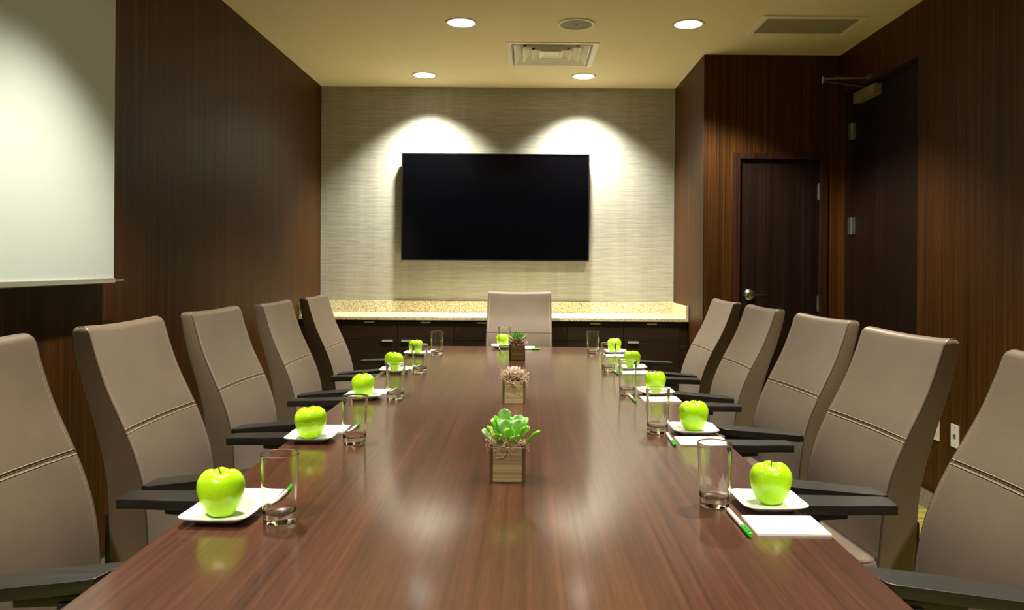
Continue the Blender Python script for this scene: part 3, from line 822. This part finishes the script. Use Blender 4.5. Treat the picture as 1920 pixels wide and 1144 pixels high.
# ------------------------------------------------------------------ succulents in wooden cubes
def leaf_mesh(bm_name, L, W, th, shape='paddle', curl=.25, n=9, m_=6):
    """a fleshy leaf growing along +Y from the origin, curling up"""
    me = bmesh.new(); top = []; bot = []
    for i in range(n + 1):
        u = i / n
        if shape == 'paddle': wd = (.16 + .84 * math.sin(PI * min(1, u ** 1.35 * .5 + .0)) ** 1.2) if u < .68 else 1.0 * math.sqrt(max(0, 1 - ((u - .62) / .38) ** 2))
        elif shape == 'point': wd = (math.sin(PI * min(1, u * .92 + .06)) ** .8) * (1 - u ** 5)
        else: wd = math.sin(PI * (u * .80 + .12)) * (1 - u ** 9)
        wd = max(wd, .02)
        y = L * u; zc = curl * L * u * u
        ra, rb = [], []
        for j in range(m_ + 1):
            v = -1 + 2 * j / m_
            x_ = v * W / 2 * wd
            t_ = th * (1 - v * v) ** .5 * (wd ** .5) * .5
            cup = .22 * W * v * v * wd
            ra.append(me.verts.new((x_, y, zc + t_ + cup))); rb.append(me.verts.new((x_, y, zc - t_ + cup)) if 0 < j < m_ else ra[-1])
        top.append(ra); bot.append(rb)
    for i in range(n):
        for j in range(m_):
            me.faces.new((top[i][j], top[i][j + 1], top[i + 1][j + 1], top[i + 1][j]))
            q = [bot[i][j], bot[i + 1][j], bot[i + 1][j + 1], bot[i][j + 1]]
            me.faces.new(list(dict.fromkeys(q)))
    bmesh.ops.remove_doubles(me, verts=me.verts, dist=1e-6)
    bmesh.ops.recalc_face_normals(me, faces=me.faces)
    d_ = bpy.data.meshes.new(bm_name); me.to_mesh(d_); me.free()
    d_.polygons.foreach_set('use_smooth', [True] * len(d_.polygons))
    return d_
def leaf_obj(mesh, material, parent, loc, az, tilt, sc=1.0, roll=0.0):
    key = mesh.name + material.name
    if key not in leaf_obj.cache:
        d_ = mesh.copy(); d_.materials.clear(); d_.materials.append(material); leaf_obj.cache[key] = d_
    o = bpy.data.objects.new('leaf', leaf_obj.cache[key]); COL.objects.link(o); o.parent = parent
    o.matrix_local = Matrix.Translation(loc) @ Matrix.Rotation(az, 4, 'Z') @ Matrix.Rotation(tilt, 4, 'X') @ Matrix.Rotation(roll, 4, 'Y') @ Matrix.Scale(sc, 4)
    return o
leaf_obj.cache = {}
def moss(parent, rg, n, spread, z0, z1, droop, rad=.0007, material=None, curl=1.0, name='moss'):
    bm = bmesh.new()
    for k in range(n):
        p = Vector((rg.uniform(-1, 1) * spread, rg.uniform(-1, 1) * spread, rg.uniform(z0, z1)))
        d_ = Vector((rg.uniform(-1, 1), rg.uniform(-1, 1), rg.uniform(-.3, .6))).normalized()
        ax = Vector((rg.uniform(-1, 1), rg.uniform(-1, 1), rg.uniform(-1, 1))).normalized()
        pts = [p.copy()]; ang = rg.uniform(.25, .6) * curl
        for i in range(rg.randint(7, 13)):
            d_ = (Matrix.Rotation(ang * rg.uniform(.6, 1.3), 3, ax) @ d_); d_.z -= droop; d_.normalize()
            p = p + d_ * .0045
            lim = spread + .016
            p.x = max(-lim, min(lim, p.x)); p.y = max(-lim, min(lim, p.y))
            if max(abs(p.x), abs(p.y)) < .046: p.z = max(p.z, z0)
            pts.append(p.copy())
        tube(bm, pts, rad * rg.uniform(.7, 1.2), 3, caps=False)
    o = obj(name, bm, material or M['moss'], parent); o['kind'] = 'stuff'
    return o
def planter(x, y, label, seed):
    t = thing('succulent_planter', label, 'planter', (x, y, TZ), 0, 'succulents in wooden cubes along the table centre')
    a, th, H_ = .045, .006, .0885
    # front and rear boards span the full face; the sides are set between them with darker end posts
    bm = bmesh.new(); box(bm, -a + .0085, a - .0085, -a, -a + th, .0015, H_, .0008); bx_ = obj('board', bm, M['box_wood'], t)
    bm = bmesh.new(); box(bm, -a + .0085, a - .0085, a - th, a, .0015, H_, .0008); obj('board', bm, M['box_wood'], t)
    for s in (-1, 1):
        bm = bmesh.new(); xa, xb = sorted((s * a, s * (a - .008))); box(bm, xa, xb, -a + .0005, a - .0005, .0015, H_ - .001, .0008); obj('side_board', bm, M['box_wood_end'], t)
    bm = bmesh.new(); box(bm, -a + .001, a - .001, -a + .001, a - .001, 0, .0015); obj('bottom_board', bm, M['box_wood_end'], t)
    bm = bmesh.new(); box(bm, -a + .008, a - .008, -a + th, a - th, .06, H_ - .006); obj('soil', bm, M['moss_dark'], t)
    return t
PADDLE = leaf_mesh('paddle_leaf', .052, .033, .0055, 'paddle', .22)
POINT = leaf_mesh('pointed_leaf', .048, .012, .0040, 'point', .28)
ROSE = leaf_mesh('rosette_leaf', .036, .026, .0050, 'rose', .40)
SHORT = leaf_mesh('short_leaf', .030, .012, .0035, 'point', .25)

# nearest: paddle-leaved plant with mint and bright green leaves
rg = random.Random(11)
t = planter(-.0455, 1.987, 'nearest wooden cube planter with large bright green paddle shaped leaves', 1)
zt = .084
spec = [  # azimuth (deg, 0 = away from camera), tilt up (deg), scale, material, x, y, z
 (25, 72, 1.15, 'leaf_mint', -.008, .004, .028), (70, 60, .85, 'leaf_bright', -.020, .0, .030), (-35, 55, 1.05, 'leaf_mint', .014, .004, .020), (-60, 42, .95, 'leaf_mint', .022, .006, .024),
 (130, 66, 1.05, 'leaf_mint', -.012, -.008, .014), (175, 62, 1.10, 'leaf_mint', -.004, -.012, .012), (-150, 62, 1.05, 'leaf_mint', .016, -.010, .014), (-120, 45, .95, 'leaf_bright', .020, -.012, .010),
 (160, 35, .85, 'leaf_bright', -.016, -.018, .004), (-165, 30, .85, 'leaf_bright', .012, -.018, .004), (100, 30, 1.05, 'leaf_mint', -.022, -.008, .002), (-98, 22, 1.2, 'leaf_bright', .024, -.010, .002),
 (-10, 80, .9, 'leaf_bright', .002, .010, .022), (60, 30, .9, 'leaf_bright', -.022, .014, .008), (-40, 28, .9, 'leaf_bright', .022, .014, .008), (200, 75, .7, 'leaf_bright', .002, -.010, .018),
 (85, 62, .8, 'leaf_bright', -.018, .004, .018), (-80, 66, .7, 'leaf_bright', .018, -.002, .020), (0, 50, 1.0, 'leaf_mint', 0, .016, .016), (145, 78, .7, 'leaf_mint', -.010, -.010, .026),
 (115, 50, .95, 'leaf_bright', -.016, -.010, .020), (-110, 55, .9, 'leaf_mint', .020, -.006, .022), (-30, 30, .9, 'leaf_mint', .018, .010, .030), (40, 34, .8, 'leaf_mint', -.016, .010, .032), (-172, 48, .85, 'leaf_bright', .0, -.018, .010)]
for az, ti, sc, mm, lx, ly, lz in spec:
    leaf_obj(PADDLE, M[mm], t, (lx * 1.1, ly * 1.1, zt + lz * .95), R(az), R(ti), sc * 1.08, R(rg.uniform(-20, 20)))
bm = bmesh.new()
for lx, ly, lz in ((-.010, .002, .03), (.012, .004, .028), (.0, -.008, .026), (-.018, -.004, .018), (.020, -.004, .018)):
    tube(bm, [(lx * .4, ly * .4, zt - .01), (lx * .8, ly * .8, zt + lz * .5), (lx, ly, zt + lz)], .0022, 6)
obj('stalk', bm, M['leaf_bright'], t)
moss(t, rg, 230, .040, .084, .102, .04, .0009)
moss(t, rg, 40, .030, .083, .092, .0, .0009, M['moss_dark'], name='dark_moss')
moss(t, rg, 12, .046, .088, .105, .10, .0006, M['moss'], .5, name='moss')

# middle: pale rosette wrapped in dry moss
t = planter(-.048, 3.083, 'middle wooden cube planter with a pale pink rosette in dry moss', 2)
for ring, (cnt, ti, sc, mm, rr_, zz) in enumerate(((5, 72, .55, 'leaf_olive', .003, .024), (7, 58, .80, 'leaf_pink', .006, .020), (9, 38, 1.0, 'leaf_pink', .008, .014), (9, 18, 1.1, 'leaf_pink', .010, .008), (7, 6, 1.1, 'leaf_olive', .012, .002))):
    for k in range(cnt):
        az = 2 * PI * k / cnt + ring * .5
        leaf_obj(ROSE, M[mm], t, (-math.sin(az) * rr_, math.cos(az) * rr_, zt + zz + .008), az, R(ti), sc)
moss(t, rg, 330, .043, .083, .112, .02, .0009)
moss(t, rg, 60, .040, .084, .100, .05, .0009, M['moss_dark'], name='dark_moss')

# far: dark green spiky rosette over a skirt of rust red leaves
t = planter(-.052, 4.45, 'farthest wooden cube planter with a dark green spiky plant and red lower leaves', 3)
for ring, (cnt, ti, sc, mm, zz) in enumerate(((5, 78, .85, 'leaf_bright', .022), (7, 60, 1.1, 'leaf_dark', .020), (8, 42, 1.3, 'leaf_dark', .016), (8, 25, 1.5, 'leaf_pale', .010))):
    for k in range(cnt):
        az = 2 * PI * k / cnt + ring * .4
        leaf_obj(POINT, M[mm], t, (-math.sin(az) * .006, math.cos(az) * .006, zt + zz + .004), az, R(ti), sc)
for k in range(11):
    az = 2 * PI * k / 11
    leaf_obj(SHORT, M['leaf_red'], t, (-math.sin(az) * .022, math.cos(az) * .022, zt + .010), az, R(4 + 8 * (k % 2)), 1.1)
leaf_obj(ROSE, M['leaf_bright'], t, (.016, -.004, zt + .03), R(-30), R(60), .9); leaf_obj(ROSE, M['leaf_bright'], t, (.018, -.002, zt + .03), R(-100), R(62), .8)
moss(t, rg, 90, .040, .083, .094, .05, .0008)
moss(t, rg, 40, .036, .083, .092, .03, .0009, M['moss_dark'], name='dark_moss')

# ------------------------------------------------------------------ wall outlets on the right wall
def outlet(y, z, label, kind):
    t = thing('wall_outlet', label, 'outlet', (XR, y, z))
    bm = bmesh.new(); box(bm, -.006, 0, -.036, .036, -.058, .058, .002); obj('cover_plate', bm, M['plate_plastic'], t)
    if kind == 'power':
        for s in (-1, 1):
            bm = bmesh.new(); box(bm, -.008, -.005, -.017, .017, s * .020 - .014, s * .020 + .014, .002); so = obj('socket', bm, M['plate_plastic'], t)
            bm = bmesh.new(); box(bm, -.0084, -.0076, -.008, -.0055, s * .020 - .005, s * .020 + .006); box(bm, -.0084, -.0076, .0055, .008, s * .020 - .005, s * .020 + .006); obj('slot', bm, M['dark'], so)
        bm = bmesh.new(); tube(bm, [(-.0055, 0, 0), (-.0075, 0, 0)], .003, 8); obj('screw', bm, M['nickel'], t)
    else:
        bm = bmesh.new(); box(bm, -.010, -.005, -.009, .009, -.010, .010, .001); obj('jack', bm, M['blue'], t)
        for s in (-1, 1):
            bm = bmesh.new(); tube(bm, [(-.0055, 0, s * .042), (-.0075, 0, s * .042)], .003, 8); obj('screw', bm, M['nickel'], t)
outlet(4.04, .442, 'white power outlet on the wood wall, farther of the two', 'power')
outlet(3.86, .445, 'white data outlet with blue jack on the wood wall', 'data')
